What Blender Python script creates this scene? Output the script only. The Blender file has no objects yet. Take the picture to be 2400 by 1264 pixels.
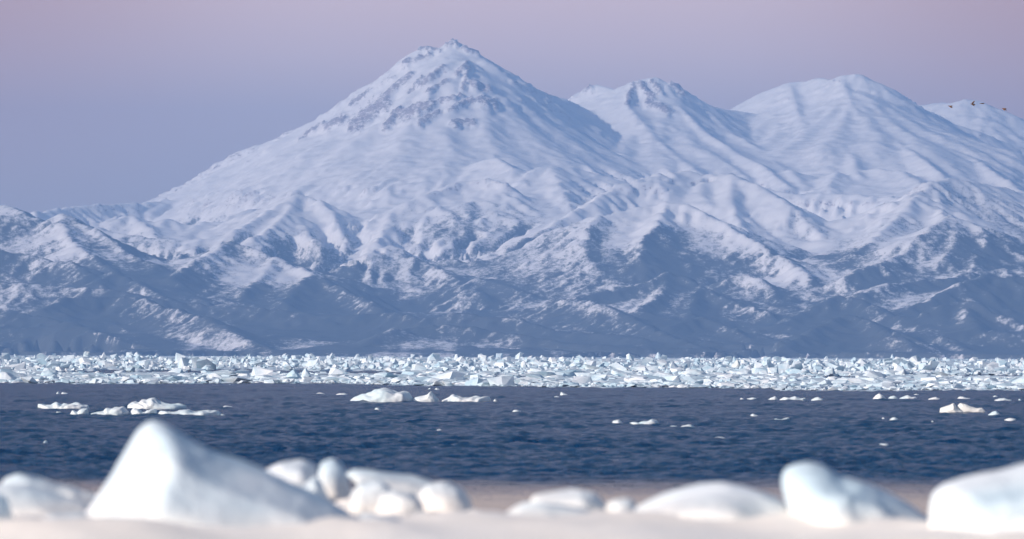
import bpy, bmesh, math, random
import numpy as np
from mathutils import Matrix, Vector

# ------------------------------------------------------------------ camera, sky, sun, exposure
S = bpy.context.scene
COL = S.collection
F = 11417.0                      # focal length in pixels of the 2400-wide photograph
CX, CY = 1200.0, 632.0
CAM_H = 3.5
PITCH = math.atan((835.0 - CY) / F)
ROLL = math.radians(0.21)
cam_d = bpy.data.cameras.new('camera')
cam = bpy.data.objects.new('camera', cam_d)
COL.objects.link(cam)
cam_d.sensor_width = 36
cam_d.lens = 18.0 / (1200.0 / F)
cam_d.clip_start = 1.0
cam_d.clip_end = 120000.0
CAM_M = Matrix.Translation((0, 0, CAM_H)) @ Matrix.Rotation(math.pi / 2 + PITCH, 4, 'X') @ Matrix.Rotation(ROLL, 4, 'Z')
cam.matrix_world = CAM_M
cam_d.dof.use_dof = True
cam_d.dof.focus_distance = 800.0
cam_d.dof.aperture_fstop = (cam_d.lens / 1000.0) / 0.092
S.camera = cam
CR = np.array(CAM_M.to_3x3())

SUN_EL, SUN_AZ = math.radians(23.5), math.radians(-122.0)   # azimuth clockwise from +Y (the view)
SUN_DIR = Vector((math.sin(SUN_AZ) * math.cos(SUN_EL), math.cos(SUN_AZ) * math.cos(SUN_EL), math.sin(SUN_EL)))
sun_d = bpy.data.lights.new('sun', 'SUN')
sun_d.energy = 5.0
sun_d.angle = math.radians(0.5)
sun_d.color = (1.0, 0.86, 0.76)
sun = bpy.data.objects.new('sun', sun_d)
COL.objects.link(sun)
sun.rotation_euler = SUN_DIR.to_track_quat('Z', 'Y').to_euler()
sun.location = (-300, -300, 300)

W = bpy.data.worlds.new('World')
S.world = W
W.use_nodes = True
nt = W.node_tree
nt.nodes.clear()
N = nt.nodes.new
L = nt.links.new
wo = N('ShaderNodeOutputWorld')
bg = N('ShaderNodeBackground')
sky = N('ShaderNodeTexSky')
sky.sky_type = 'NISHITA'
sky.sun_disc = False
sky.sun_elevation = SUN_EL
sky.sun_rotation = SUN_AZ
sky.air_density = 1.0
sky.dust_density = 1.5
sky.ozone_density = 2.0
SKY_STR = 0.12
tc = N('ShaderNodeTexCoord')
sep = N('ShaderNodeSeparateXYZ')
L(tc.outputs['Generated'], sep.inputs[0])
# the pale belt of dusk low over the horizon: grey-blue below, lilac above, then the open sky
belt = N('ShaderNodeValToRGB')
mr = N('ShaderNodeMapRange')
mr.inputs['From Min'].default_value = 0.0
mr.inputs['From Max'].default_value = 0.10
L(sep.outputs['Z'], mr.inputs['Value'])
L(mr.outputs[0], belt.inputs[0])
el = belt.color_ramp.elements
K = 1.0 / SKY_STR
def setc(e, c): e.color = (c[0], c[1], c[2], 1)
el[0].position = 0.0; setc(el[0], (0.80, 0.66, 0.60))
el[1].position = 1.0; setc(el[1], (1.48, 0.96, 0.84))
e = el.new(0.30); setc(e, (0.88, 0.71, 0.62))
e = el.new(0.62); setc(e, (1.32, 0.93, 0.82))
# lens vignette tint painted into the sky: pinker to both sides of the view
az = N('ShaderNodeMath'); az.operation = 'ABSOLUTE'
L(sep.outputs['X'], az.inputs[0])
azr = N('ShaderNodeMapRange'); azr.interpolation_type = 'SMOOTHSTEP'
azr.inputs['From Min'].default_value = 0.035
azr.inputs['From Max'].default_value = 0.115
L(az.outputs[0], azr.inputs['Value'])
elr = N('ShaderNodeMapRange'); elr.interpolation_type = 'SMOOTHSTEP'
elr.inputs['From Min'].default_value = 0.015
elr.inputs['From Max'].default_value = 0.075
L(sep.outputs['Z'], elr.inputs['Value'])
azm = N('ShaderNodeMath'); azm.operation = 'MULTIPLY'
L(azr.outputs[0], azm.inputs[0]); L(elr.outputs[0], azm.inputs[1])
pink = N('ShaderNodeMix'); pink.data_type = 'RGBA'
L(azm.outputs[0], pink.inputs['Factor'])
L(belt.outputs[0], pink.inputs['A'])
pink.inputs['B'].default_value = (1.05, 0.58, 0.42, 1)
scl = N('ShaderNodeMix'); scl.data_type = 'RGBA'; scl.blend_type = 'MULTIPLY'
scl.inputs['Factor'].default_value = 1
L(pink.outputs['Result'], scl.inputs['A'])
scl.inputs['B'].default_value = (K, K, K, 1)
up = N('ShaderNodeMapRange'); up.interpolation_type = 'SMOOTHSTEP'
up.inputs['From Min'].default_value = 0.07
up.inputs['From Max'].default_value = 0.15
L(sep.outputs['Z'], up.inputs['Value'])
mx = N('ShaderNodeMix'); mx.data_type = 'RGBA'
L(up.outputs[0], mx.inputs['Factor'])
L(scl.outputs['Result'], mx.inputs['A'])
L(sky.outputs[0], mx.inputs['B'])
L(mx.outputs['Result'], bg.inputs['Color'])
bg.inputs['Strength'].default_value = SKY_STR
L(bg.outputs[0], wo.inputs['Surface'])

S.view_settings.view_transform = 'Standard'
S.view_settings.look = 'None'
S.view_settings.exposure = 0.0
S.view_settings.gamma = 1.0
S.view_settings.use_curve_mapping = False
S.render.engine = 'CYCLES'
S.cycles.max_bounces = 6
S.cycles.diffuse_bounces = 2
S.cycles.glossy_bounces = 2
S.cycles.volume_bounces = 1
S.cycles.use_denoising = True

# ------------------------------------------------------------------ helpers
def ray(px, py):
    d = CR @ np.array([(px - CX) / F, (CY - py) / F, -1.0])
    return d
def at(px, py, Y):
    d = ray(px, py); t = Y / d[1]
    return Vector((d[0] * t, Y, CAM_H + d[2] * t))
def sea(px, py):
    d = ray(px, py); t = -CAM_H / d[2]
    return Vector((d[0] * t, d[1] * t, 0.0))
def proj(X, Y, Z):
    P = np.stack([X, Y, np.asarray(Z) - CAM_H], -1) @ CR     # = CR^T p
    return CX + F * P[..., 0] / -P[..., 2], CY - F * P[..., 1] / -P[..., 2]

_r = np.random.RandomState(7)
_perm = np.concatenate([_r.permutation(512)] * 3)
_g2 = np.stack([np.cos(np.linspace(0, 2 * np.pi, 512, False)), np.sin(np.linspace(0, 2 * np.pi, 512, False))], -1)
_g3 = _r.normal(size=(512, 3)); _g3 /= np.linalg.norm(_g3, axis=1)[:, None]
def perlin2(x, y, seed=0):
    xi = np.floor(x).astype(np.int64); yi = np.floor(y).astype(np.int64)
    xf = x - xi; yf = y - yi
    u = xf * xf * xf * (xf * (xf * 6 - 15) + 10); v = yf * yf * yf * (yf * (yf * 6 - 15) + 10)
    def g(i, j):
        h = _perm[(_perm[(xi + i + seed * 37) & 511] + yi + j) & 511]
        gr = _g2[h]
        return gr[..., 0] * (xf - i) + gr[..., 1] * (yf - j)
    a = g(0, 0); b = g(1, 0); c = g(0, 1); d = g(1, 1)
    return (a + u * (b - a) + v * ((c + u * (d - c)) - (a + u * (b - a)))) * 1.5
def perlin3(p, seed=0):
    i = np.floor(p).astype(np.int64); f = p - i
    w = f * f * f * (f * (f * 6 - 15) + 10)
    r = 0
    for dx in (0, 1):
        for dy in (0, 1):
            for dz in (0, 1):
                h = _perm[(_perm[(_perm[(i[:, 0] + dx + seed * 31) & 511] + i[:, 1] + dy) & 511] + i[:, 2] + dz) & 511]
                q = _g3[h] * (f - np.array([dx, dy, dz]))
                wt = (w[:, 0] if dx else 1 - w[:, 0]) * (w[:, 1] if dy else 1 - w[:, 1]) * (w[:, 2] if dz else 1 - w[:, 2])
                r = r + q.sum(1) * wt
    return r * 1.5
def fbm2(x, y, o=4, seed=0, gain=0.5):
    r = 0; a = 1.0
    for k in range(o):
        r = r + a * perlin2(x, y, seed + k); x = x * 2.03; y = y * 2.03; a *= gain
    return r
def ridged2(x, y, o=4, seed=0, gain=0.5):
    r = 0; a = 1.0
    for k in range(o):
        r = r + a * (1 - 2 * np.abs(perlin2(x, y, seed + k))); x = x * 2.03; y = y * 2.03; a *= gain
    return r
def smooth01(a, b, x):
    t = np.clip((x - a) / (b - a), 0, 1)
    return t * t * (3 - 2 * t)

def grid_mesh(name, X, Y, Z, mat, attrs=None, smooth=True, keep=None):
    R, C = X.shape
    co = np.stack([X, Y, Z], -1).reshape(-1, 3).astype(np.float32)
    a = (np.arange(R - 1)[:, None] * C + np.arange(C - 1)[None]).reshape(-1)
    q = np.stack([a, a + 1, a + C + 1, a + C], 1)
    if keep is not None:
        q = q[keep.reshape(-1)]
    me = bpy.data.meshes.new(name)
    me.vertices.add(len(co)); me.vertices.foreach_set('co', co.reshape(-1))
    me.loops.add(q.size); me.loops.foreach_set('vertex_index', q.reshape(-1).astype(np.int32))
    me.polygons.add(len(q)); me.polygons.foreach_set('loop_start', (np.arange(len(q)) * 4).astype(np.int32))
    me.polygons.foreach_set('use_smooth', np.full(len(q), smooth))
    me.update(calc_edges=True)
    for k, v in (attrs or {}).items():
        at_ = me.attributes.new(k, 'FLOAT', 'POINT')
        at_.data.foreach_set('value', v.reshape(-1).astype(np.float32))
    me.materials.append(mat)
    o = bpy.data.objects.new(name, me); COL.objects.link(o)
    return o
def tri_mesh(name, co, tris, mat, smooth=False):
    me = bpy.data.meshes.new(name)
    me.vertices.add(len(co)); me.vertices.foreach_set('co', np.asarray(co, np.float32).reshape(-1))
    me.loops.add(tris.size); me.loops.foreach_set('vertex_index', tris.reshape(-1).astype(np.int32))
    me.polygons.add(len(tris)); me.polygons.foreach_set('loop_start', (np.arange(len(tris)) * 3).astype(np.int32))
    me.polygons.foreach_set('use_smooth', np.full(len(tris), smooth))
    me.update(calc_edges=True)
    me.materials.append(mat)
    return me
def tag(o, label=None, cat=None, group=None, kind=None):
    if label: o['label'] = label
    if cat: o['category'] = cat
    if group: o['group'] = group
    if kind: o['kind'] = kind
    return o

# ------------------------------------------------------------------ materials
def mat_new(name):
    m = bpy.data.materials.new(name); m.use_nodes = True
    t = m.node_tree; b = t.nodes['Principled BSDF']
    return m, t, b
def ramp(t, stops):
    r = t.nodes.new('ShaderNodeValToRGB')
    e = r.color_ramp.elements
    while len(e) < len(stops): e.new(0.5)
    for k, (p, c) in enumerate(stops):
        e[k].position = p; e[k].color = (*c, 1) if len(c) == 3 else c
    return r
def noise(t, scale, detail=4, rough=0.55, vec=None, dist=0.0):
    n = t.nodes.new('ShaderNodeTexNoise')
    n.inputs['Scale'].default_value = scale; n.inputs['Detail'].default_value = detail
    n.inputs['Roughness'].default_value = rough; n.inputs['Distortion'].default_value = dist
    if vec is not None: t.links.new(vec, n.inputs['Vector'])
    return n
def mathn(t, op, a, b=None, clamp=False):
    n = t.nodes.new('ShaderNodeMath'); n.operation = op; n.use_clamp = clamp
    for k, v in enumerate((a, b)):
        if v is None: continue
        if isinstance(v, (int, float)): n.inputs[k].default_value = v
        else: t.links.new(v, n.inputs[k])
    return n.outputs[0]
def mixc(t, f, a, b, blend='MIX'):
    n = t.nodes.new('ShaderNodeMix'); n.data_type = 'RGBA'; n.blend_type = blend
    for s, v in (('Factor', f), ('A', a), ('B', b)):
        if isinstance(v, (int, float)): n.inputs[s].default_value = v
        elif isinstance(v, tuple): n.inputs[s].default_value = (*v, 1)
        else: t.links.new(v, n.inputs[s])
    return n.outputs['Result']

def make_mountain_mat():
    m, t, b = mat_new('snow_and_birch_forest')
    g = t.nodes.new('ShaderNodeNewGeometry').outputs['Position']
    fa = t.nodes.new('ShaderNodeAttribute'); fa.attribute_name = 'forest_and_shade'
    ra = t.nodes.new('ShaderNodeAttribute'); ra.attribute_name = 'rock'
    sc = t.nodes.new('ShaderNodeVectorMath'); sc.operation = 'MULTIPLY'
    sc.inputs[1].default_value = (1, 0.55, 1.0); t.links.new(g, sc.inputs[0])
    n1 = noise(t, 0.05, 5, 0.8, sc.outputs[0])
    n2 = noise(t, 0.0045, 5, 0.6, sc.outputs[0], 0.6)
    # tree cover and painted flank shade: vertex value + speckle
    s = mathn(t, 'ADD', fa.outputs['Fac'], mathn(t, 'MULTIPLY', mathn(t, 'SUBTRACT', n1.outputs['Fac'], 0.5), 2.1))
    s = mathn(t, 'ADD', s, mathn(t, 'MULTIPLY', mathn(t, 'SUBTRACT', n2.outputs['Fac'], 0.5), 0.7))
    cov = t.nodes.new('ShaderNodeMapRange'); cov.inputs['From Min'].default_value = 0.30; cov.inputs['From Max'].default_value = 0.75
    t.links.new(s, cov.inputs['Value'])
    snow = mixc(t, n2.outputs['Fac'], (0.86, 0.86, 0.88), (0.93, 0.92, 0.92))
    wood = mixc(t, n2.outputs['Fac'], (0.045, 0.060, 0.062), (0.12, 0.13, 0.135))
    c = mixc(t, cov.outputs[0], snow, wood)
    rs = mathn(t, 'ADD', ra.outputs['Fac'], mathn(t, 'MULTIPLY', mathn(t, 'SUBTRACT', n1.outputs['Fac'], 0.5), 3.2))
    rc = t.nodes.new('ShaderNodeMapRange'); rc.inputs['From Min'].default_value = 0.35; rc.inputs['From Max'].default_value = 0.75
    t.links.new(rs, rc.inputs['Value'])
    c = mixc(t, rc.outputs[0], c, (0.37, 0.32, 0.34))
    t.links.new(c, b.inputs['Base Color'])
    b.inputs['Roughness'].default_value = 0.9
    b.inputs['Specular IOR Level'].default_value = 0.1
    bu = t.nodes.new('ShaderNodeBump'); bu.inputs['Distance'].default_value = 22; bu.inputs['Strength'].default_value = 0.6
    n3 = noise(t, 0.008, 9, 0.72, g)
    n3.noise_type = 'RIDGED_MULTIFRACTAL'; n3.inputs['Roughness'].default_value = 0.62; n3.normalize = True
    t.links.new(n3.outputs['Fac'], bu.inputs['Height'])
    t.links.new(bu.outputs[0], b.inputs['Normal'])
    return m
M_MOUNT = make_mountain_mat()

def make_ice(name, col_a, col_b, bump_scale, bump_dist, dirt=0.0, rough=0.55, warm_fade=None, rand=0.0):
    m, t, b = mat_new(name)
    g = t.nodes.new('ShaderNodeNewGeometry').outputs['Position']
    n = noise(t, bump_scale * 0.25, 4, 0.6, g)
    r = ramp(t, [(0.38, col_a), (0.66, col_b)])
    t.links.new(n.outputs['Fac'], r.inputs[0])
    c = r.outputs[0]
    if rand:
        oi = t.nodes.new('ShaderNodeObjectInfo')
        rr = ramp(t, [(0.0, (0.66, 0.80, 0.86)), (0.25, (0.92, 0.95, 0.97)), (0.8, (1, 1, 1)), (1.0, (0.93, 0.90, 0.82))])
        t.links.new(oi.outputs['Random'], rr.inputs[0])
        c = mixc(t, rand, c, rr.outputs[0], 'MULTIPLY')
    if dirt:
        nd = noise(t, bump_scale * 0.8, 5, 0.7, g)
        rd = ramp(t, [(0.56, (0, 0, 0)), (0.68, (1, 1, 1))]); t.links.new(nd.outputs['Fac'], rd.inputs[0])
        c = mixc(t, mathn(t, 'MULTIPLY', rd.outputs[0], dirt), c, (0.30, 0.26, 0.20))
    if warm_fade:  # warm filter fade painted into the ice colour towards the base
        z0, z1, sc = warm_fade
        sp = t.nodes.new('ShaderNodeSeparateXYZ'); t.links.new(g, sp.inputs[0])
        ns = noise(t, 1.2, 3, 0.6, g)
        zz = mathn(t, 'ADD', sp.outputs['Z'], mathn(t, 'MULTIPLY', mathn(t, 'SUBTRACT', ns.outputs['Fac'], 0.5), 0.25))
        q = t.nodes.new('ShaderNodeMapRange'); q.interpolation_type = 'SMOOTHSTEP'
        q.inputs['From Min'].default_value = z1; q.inputs['From Max'].default_value = z0
        q.inputs['To Max'].default_value = 1.0
        t.links.new(zz, q.inputs['Value'])
        c = mixc(t, q.outputs[0], c, sc)
    t.links.new(c, b.inputs['Base Color'])
    b.inputs['Roughness'].default_value = rough
    b.inputs['Specular IOR Level'].default_value = 0.3
    bu = t.nodes.new('ShaderNodeBump'); bu.inputs['Distance'].default_value = bump_dist; bu.inputs['Strength'].default_value = 0.5
    nb = noise(t, bump_scale, 5, 0.6, g)
    t.links.new(nb.outputs['Fac'], bu.inputs['Height']); t.links.new(bu.outputs[0], b.inputs['Normal'])
    return m
M_SHORE = make_ice('shore_ice', (0.56, 0.71, 0.80), (0.72, 0.78, 0.83), 2.2, 0.12, warm_fade=(1.85, 2.3, (0.84, 0.79, 0.73)))
M_BANK = make_ice('cream_snow', (0.96, 0.90, 0.82), (0.98, 0.94, 0.88), 2.0, 0.05)  # cream snow; the warm fade is put into its base colour
M_FLOE = make_ice('melting_floe_ice', (0.60, 0.74, 0.80), (0.80, 0.83, 0.85), 1.4, 0.12)
M_DIRTY = make_ice('silty_floe_ice', (0.72, 0.76, 0.74), (0.86, 0.86, 0.83), 1.4, 0.12, dirt=0.9)
M_PACK = make_ice('pack_ice', (0.46, 0.62, 0.72), (0.76, 0.82, 0.87), 1.0, 0.25, rand=0.9)
M_RUBBLE = make_ice('brash_ice', (0.40, 0.56, 0.67), (0.76, 0.81, 0.86), 0.8, 0.25)

def make_water():
    m, t, b = mat_new('cold_sea_water')
    g = t.nodes.new('ShaderNodeNewGeometry').outputs['Position']
    sp = t.nodes.new('ShaderNodeSeparateXYZ'); t.links.new(g, sp.inputs[0])
    ns = noise(t, 0.25, 3, 0.6, g)
    yy = mathn(t, 'ADD', sp.outputs['Y'], mathn(t, 'MULTIPLY', mathn(t, 'SUBTRACT', ns.outputs['Fac'], 0.5), 8.0))
    q = t.nodes.new('ShaderNodeMapRange'); q.interpolation_type = 'SMOOTHSTEP'
    q.inputs['From Min'].default_value = 143; q.inputs['From Max'].default_value = 112
    t.links.new(yy, q.inputs['Value'])
    c = mixc(t, q.outputs[0], (0.003, 0.040, 0.118), (0.58, 0.46, 0.36))  # brown graduated-filter tint near the shore, painted into the water colour
    t.links.new(mathn(t, 'SUBTRACT', 0.045, mathn(t, 'MULTIPLY', q.outputs[0], 0.03)), b.inputs['Specular IOR Level'])
    t.links.new(c, b.inputs['Base Color'])
    b.inputs['Roughness'].default_value = 0.2
    b.inputs['IOR'].default_value = 1.333
    sc = t.nodes.new('ShaderNodeVectorMath'); sc.operation = 'MULTIPLY'
    sc.inputs[1].default_value = (1, 0.5, 1.0); t.links.new(g, sc.inputs[0])
    nb = noise(t, 2.6, 5, 0.65, sc.outputs[0])
    bu = t.nodes.new('ShaderNodeBump'); bu.inputs['Distance'].default_value = 0.34
    t.links.new(mathn(t, 'SUBTRACT', 1.0, mathn(t, 'MULTIPLY', q.outputs[0], 0.8)), bu.inputs['Strength'])
    t.links.new(nb.outputs['Fac'], bu.inputs['Height']); t.links.new(bu.outputs[0], b.inputs['Normal'])
    return m
M_WATER = make_water()

# ------------------------------------------------------------------ mountains
# ridge lines: (px, py, distance in km) where the ridge is seen and how far off it stands; slope at the crest, reach of the slope in m
RIDGES = [
 # main volcano skyline
 ([(80,497,23.4),(180,482,23.8),(330,477,24.2),(470,457,24.7),(500,443,24.8),(600,388,24.9),(700,330,25),(800,262,25),(880,198,25),(950,140,25),(985,115,25),(1012,110,25),(1035,114,25),(1052,101,25),(1064,96,25),(1078,104,25),(1100,118,25),(1150,145,25),(1200,180,25.1),(1245,203,25.2),(1290,225,25.3),(1335,238,25.5),(1400,268,25.8),(1480,310,26.0)], 0.72, 1900),
 ([(1075,104,25),(1105,180,24.6),(1115,260,24.1),(1150,330,23.5),(1170,385,22.8)], 0.8, 600, 30),
 ([(1150,147,25),(1230,225,24.7),(1280,290,24.3),(1345,365,23.7),(1395,402,23.2)], 0.75, 1000, 8),
 ([(985,116,25),(960,170,24.8),(930,230,24.5),(880,300,24.0),(800,380,23.3),(700,440,22.8)], 0.8, 500, 50),
 ([(1040,116,25),(1040,200,24.7),(1010,290,24.2),(990,360,23.5),(900,430,22.7)], 0.8, 500, 40),
 # second peak
 ([(1330,234,26.6),(1365,215,26.6),(1398,198,26.6),(1420,205,26.5),(1445,210,26.4),(1475,197,26.2),(1500,187,26.1),(1540,184,26),(1572,197,26),(1598,217,26),(1632,238,26.1),(1665,250,26.2),(1720,260,26.4),(1800,275,26.5)], 0.68, 1500),
 ([(1560,195,26),(1590,250,25.6),(1650,310,25.1),(1720,355,24.6),(1780,385,24.1),(1840,430,23.6)], 0.62, 1300),
 ([(1500,190,26),(1520,250,25.6),(1600,320,25.0),(1680,370,24.4),(1740,410,23.9)], 0.55, 1300),
 ([(1475,200,26),(1470,250,25.5),(1540,330,24.8),(1600,380,24.2),(1640,405,23.7)], 0.5, 1300),
 ([(1640,245,26.1),(1700,300,25.5),(1790,360,24.9),(1830,395,24.3),(1880,430,23.7)], 0.55, 1200),
 # right mountain
 ([(1700,268,27),(1760,232,27),(1800,212,26.9),(1850,195,26.8),(1885,193,26.8),(1925,184,26.7),(1950,186,26.6),(1980,178,26.5),(2010,174,26.5),(2030,185,26.5),(2075,218,26.6),(2150,250,26.7),(2220,282,26.8),(2300,312,26.8),(2400,348,26.9),(2560,400,27)], 0.60, 2000),
 ([(1850,195,26.8),(1868,250,26.2),(1890,295,25.6),(1960,335,25.0),(2000,360,24.4),(2010,400,23.8)], 0.6, 900, 15),
 ([(1972,180,26.5),(1990,230,26.1),(2040,300,25.4),(2100,330,24.9),(2150,360,24.3),(2200,400,23.8)], 0.6, 900, 10),
 ([(2100,232,26.6),(2180,300,25.8),(2260,350,25.0),(2330,400,24.2),(2400,445,23.6)], 0.6, 900, 10),
 ([(2120,262,29),(2150,247,29),(2190,241,29),(2230,243,28.9),(2262,235,28.8),(2290,236,28.8),(2320,250,28.8),(2360,275,28.8),(2400,298,28.8),(2560,370,28.9)], 0.55, 2200),
 # rolling upper hills
 ([(-300,462,21.6),(-100,468,21.4),(0,478,21.2),(50,492,21),(95,512,20.8)], 0.5, 900),
 ([(945,478,21.6),(1000,455,21.7),(1080,425,21.9),(1150,421,21.9),(1180,430,21.8),(1205,458,21.7),(1228,485,21.5)], 0.55, 600),
 ([(1120,380,22.9),(1165,372,22.8),(1200,395,22.5),(1230,430,22.2)], 0.45, 500),
 ([(1200,470,22.2),(1240,402,22.4),(1290,388,22.5),(1350,395,22.6),(1420,415,22.6),(1480,432,22.6)], 0.48, 800),
 ([(1290,388,22.5),(1310,430,22.1),(1330,470,21.7),(1330,505,21.4)], 0.42, 600),
 ([(1225,565,20.3),(1300,520,20.6),(1380,475,20.9),(1440,440,21.2),(1520,415,21.4),(1600,408,21.6),(1650,414,21.6),(1720,420,21.5),(1790,450,21.3),(1830,475,21.1),(1900,525,20.8),(1955,578,20.5),(1980,612,20.2)], 0.55, 1200),
 ([(1718,421,21.5),(1712,480,21.1),(1745,540,20.6),(1800,600,20.1)], 0.62, 700),
 ([(1650,416,21.6),(1640,460,21.3),(1700,530,20.8)], 0.5, 500),
 ([(1380,540,20.2),(1440,500,20.3),(1510,482,20.4),(1565,475,20.4),(1620,481,20.3),(1690,520,20.1),(1760,560,19.8),(1830,600,19.5),(1900,650,19.0)], 0.55, 900),
 ([(1565,476,20.4),(1545,520,20.0),(1510,560,19.7),(1500,610,19.3)], 0.55, 500),
 ([(1400,505,20.2),(1370,560,19.8),(1380,610,19.4)], 0.45, 500),
 ([(1780,440,23.2),(1850,455,23.1),(1960,455,23),(2020,458,22.9),(2080,461,22.8),(2115,468,22.6)], 0.4, 900),
 ([(1850,400,24),(1880,430,23.7),(1920,455,23.4)], 0.4, 500),
 ([(2000,400,24),(2060,398,23.9),(2110,402,23.8),(2160,430,23.4),(2200,440,23.0)], 0.35, 500),
 ([(1960,405,23.8),(1940,440,23.5)], 0.4, 400),
 # right-hand ridges
 ([(1968,605,19.9),(2050,540,20.4),(2120,470,21.0),(2180,430,21.3),(2215,418,21.5),(2280,428,21.6),(2350,440,21.8),(2460,470,22)], 0.55, 1300),
 ([(2195,426,21.4),(2200,480,21.0),(2215,505,20.6)], 0.6, 500),
 ([(2150,455,21.0),(2105,510,20.6),(2035,570,20.0),(1990,610,19.6)], 0.5, 300),
 ([(1985,645,18.9),(2050,618,19.1),(2110,598,19.4),(2160,545,19.7),(2222,507,20.1),(2262,515,20.1),(2320,555,19.9),(2400,598,19.7),(2500,650,19.5)], 0.5, 1200),
 ([(2230,508,20.1),(2240,560,19.7),(2210,610,19.3)], 0.5, 500),
 ([(2310,550,19.9),(2290,600,19.5),(2270,640,19.1)], 0.45, 500),
 ([(2350,440,21.8),(2400,520,21.3),(2450,590,20.9)], 0.5, 700),
 ([(2020,690,18.2),(2080,665,18.4),(2150,662,18.6),(2230,650,18.7),(2300,634,18.9),(2390,632,19),(2480,620,19.2)], 0.42, 700),
 ([(2090,735,17.8),(2180,700,18.0),(2250,665,18.2),(2310,642,18.4),(2370,648,18.4),(2460,660,18.5)], 0.5, 600),
 ([(2130,748,17.3),(2200,722,17.4),(2252,703,17.5),(2300,716,17.4),(2350,738,17.3),(2430,770,17.1)], 0.52, 600),
 ([(2260,705,17.5),(2270,740,17.2),(2290,770,16.9)], 0.5, 300),
 # left-hand ridges
 ([(-80,510,20),(0,506,20),(40,506,20),(100,517,20),(140,503,20),(165,505,20),(200,525,19.9),(250,555,19.7),(300,590,19.4),(360,635,19.1),(420,680,18.7),(490,712,18.2)], 0.55, 1100),
 ([(142,505,20),(150,540,19.7),(190,580,19.3),(260,630,18.9)], 0.5, 500),
 ([(-40,580,19),(40,590,19),(120,610,18.9),(175,615,18.8),(205,640,18.6),(240,668,18.4)], 0.45, 600),
 ([(210,665,18.4),(270,637,18.6),(310,650,18.5),(370,690,18.2),(420,712,17.9)], 0.5, 400),
 ([(310,600,19.3),(370,618,19.1),(410,650,18.9)], 0.4, 300),
 ([(280,512,22),(310,505,22.1),(350,532,21.7),(365,556,21.4)], 0.5, 350),
 ([(370,520,22),(400,512,22.2),(425,535,21.9),(425,560,21.5)], 0.55, 300),
 ([(440,540,21.8),(480,518,22.1),(500,535,21.9),(515,557,21.5)], 0.5, 300),
 ([(530,530,21.9),(590,492,22.3),(640,480,22.4)], 0.45, 500),
 ([(230,535,21.2),(300,552,21.1),(400,562,21),(500,562,21),(590,560,21),(620,545,21.2)], 0.35, 500),
 ([(415,642,18.8),(470,603,19.3),(520,575,19.6),(548,567,19.8),(600,588,19.6),(680,620,19.4),(760,655,19.0),(830,690,18.6),(910,735,18.0)], 0.52, 900),
 ([(548,568,19.8),(520,610,19.4),(470,650,19.0),(440,690,18.6)], 0.45, 500),
 ([(640,605,19.5),(610,650,19.1),(570,690,18.6)], 0.45, 500),
 ([(730,642,19.1),(690,680,18.7),(660,710,18.3)], 0.45, 400),
 ([(545,545,21.0),(620,500,21.5),(690,457,21.8),(720,460,21.8),(750,470,21.7),(780,500,21.5),(800,540,21.2)], 0.55, 800),
 ([(690,458,21.8),(675,498,21.5),(715,535,21.2),(738,572,20.8)], 0.65, 500),
 ([(675,500,21.4),(620,545,21.0),(590,560,20.8)], 0.5, 300),
 ([(800,568,21.1),(850,520,21.4),(900,495,21.6),(950,482,21.6),(1030,483,21.5),(1060,502,21.3),(1092,540,21.0),(1135,582,20.7),(1180,612,20.3)], 0.55, 800),
 ([(920,492,21.6),(900,530,21.2),(880,570,20.8)], 0.45, 400),
 ([(985,490,21.5),(1010,530,21.2),(1040,575,20.8)], 0.62, 350),
 ([(1230,485,21.5),(1180,480,21.5),(1130,470,21.6),(1080,480,21.5)], 0.4, 400),
 ([(1150,500,21.3),(1200,515,21.2),(1240,540,21.0),(1260,560,20.8)], 0.45, 400),
 ([(820,625,19.9),(870,600,20.1),(915,588,20.2),(960,600,20.1),(1010,622,19.9),(1080,655,19.5),(1130,690,19.0)], 0.48, 700),
 ([(1000,608,20.1),(1100,612,20.0),(1200,622,19.8),(1300,642,19.5),(1400,662,19.1),(1480,668,18.9)], 0.38, 700),
 ([(1120,650,19.4),(1180,668,19.2),(1240,690,19.0)], 0.4, 400),
 ([(1350,700,18.2),(1420,682,18.3),(1490,668,18.4),(1535,653,18.5),(1567,642,18.6),(1605,650,18.6),(1660,680,18.4),(1720,707,18.2),(1790,725,18.0),(1840,750,17.7),(1890,790,17.3)], 0.52, 800),
 ([(1567,643,18.6),(1550,690,18.2),(1490,725,17.8)], 0.5, 400),
 ([(1640,668,18.5),(1620,720,18.0),(1610,760,17.6)], 0.45, 400),
 ([(1675,675,18.9),(1715,650,19.0),(1750,645,19.0),(1785,655,18.9),(1815,690,18.7),(1850,730,18.3)], 0.5, 500),
 ([(1830,760,17.6),(1890,728,17.8),(1935,705,17.9),(1968,692,18.0),(2010,702,17.9),(2060,722,17.7),(2120,748,17.4),(2180,782,17.0),(2260,828,16.4)], 0.5, 600),
 ([(1815,826,16.1),(1880,782,16.5),(1945,748,16.8),(1985,736,17.0),(2040,752,16.8),(2100,790,16.4),(2150,828,16.1)], 0.5, 500),
 ([(1300,700,18.2),(1390,708,17.9),(1440,725,17.6),(1500,753,17.2),(1570,785,16.8),(1640,815,16.4)], 0.45, 500),
 ([(1560,765,17.2),(1640,745,17.4),(1700,760,17.3),(1760,790,16.9),(1800,815,16.5)], 0.42, 500),
 # coastal front
 ([(-80,655,18.2),(0,658,18.1),(60,668,18.0),(150,676,18.0),(260,680,17.9),(380,700,17.8),(480,712,17.8),(600,722,17.7),(700,732,17.6),(800,738,17.5),(900,732,17.5),(1000,745,17.3),(1100,735,17.3),(1200,745,17.2),(1300,772,17.0),(1420,782,16.9),(1560,795,16.7),(1750,806,16.5)], 0.35, 500),
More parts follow.
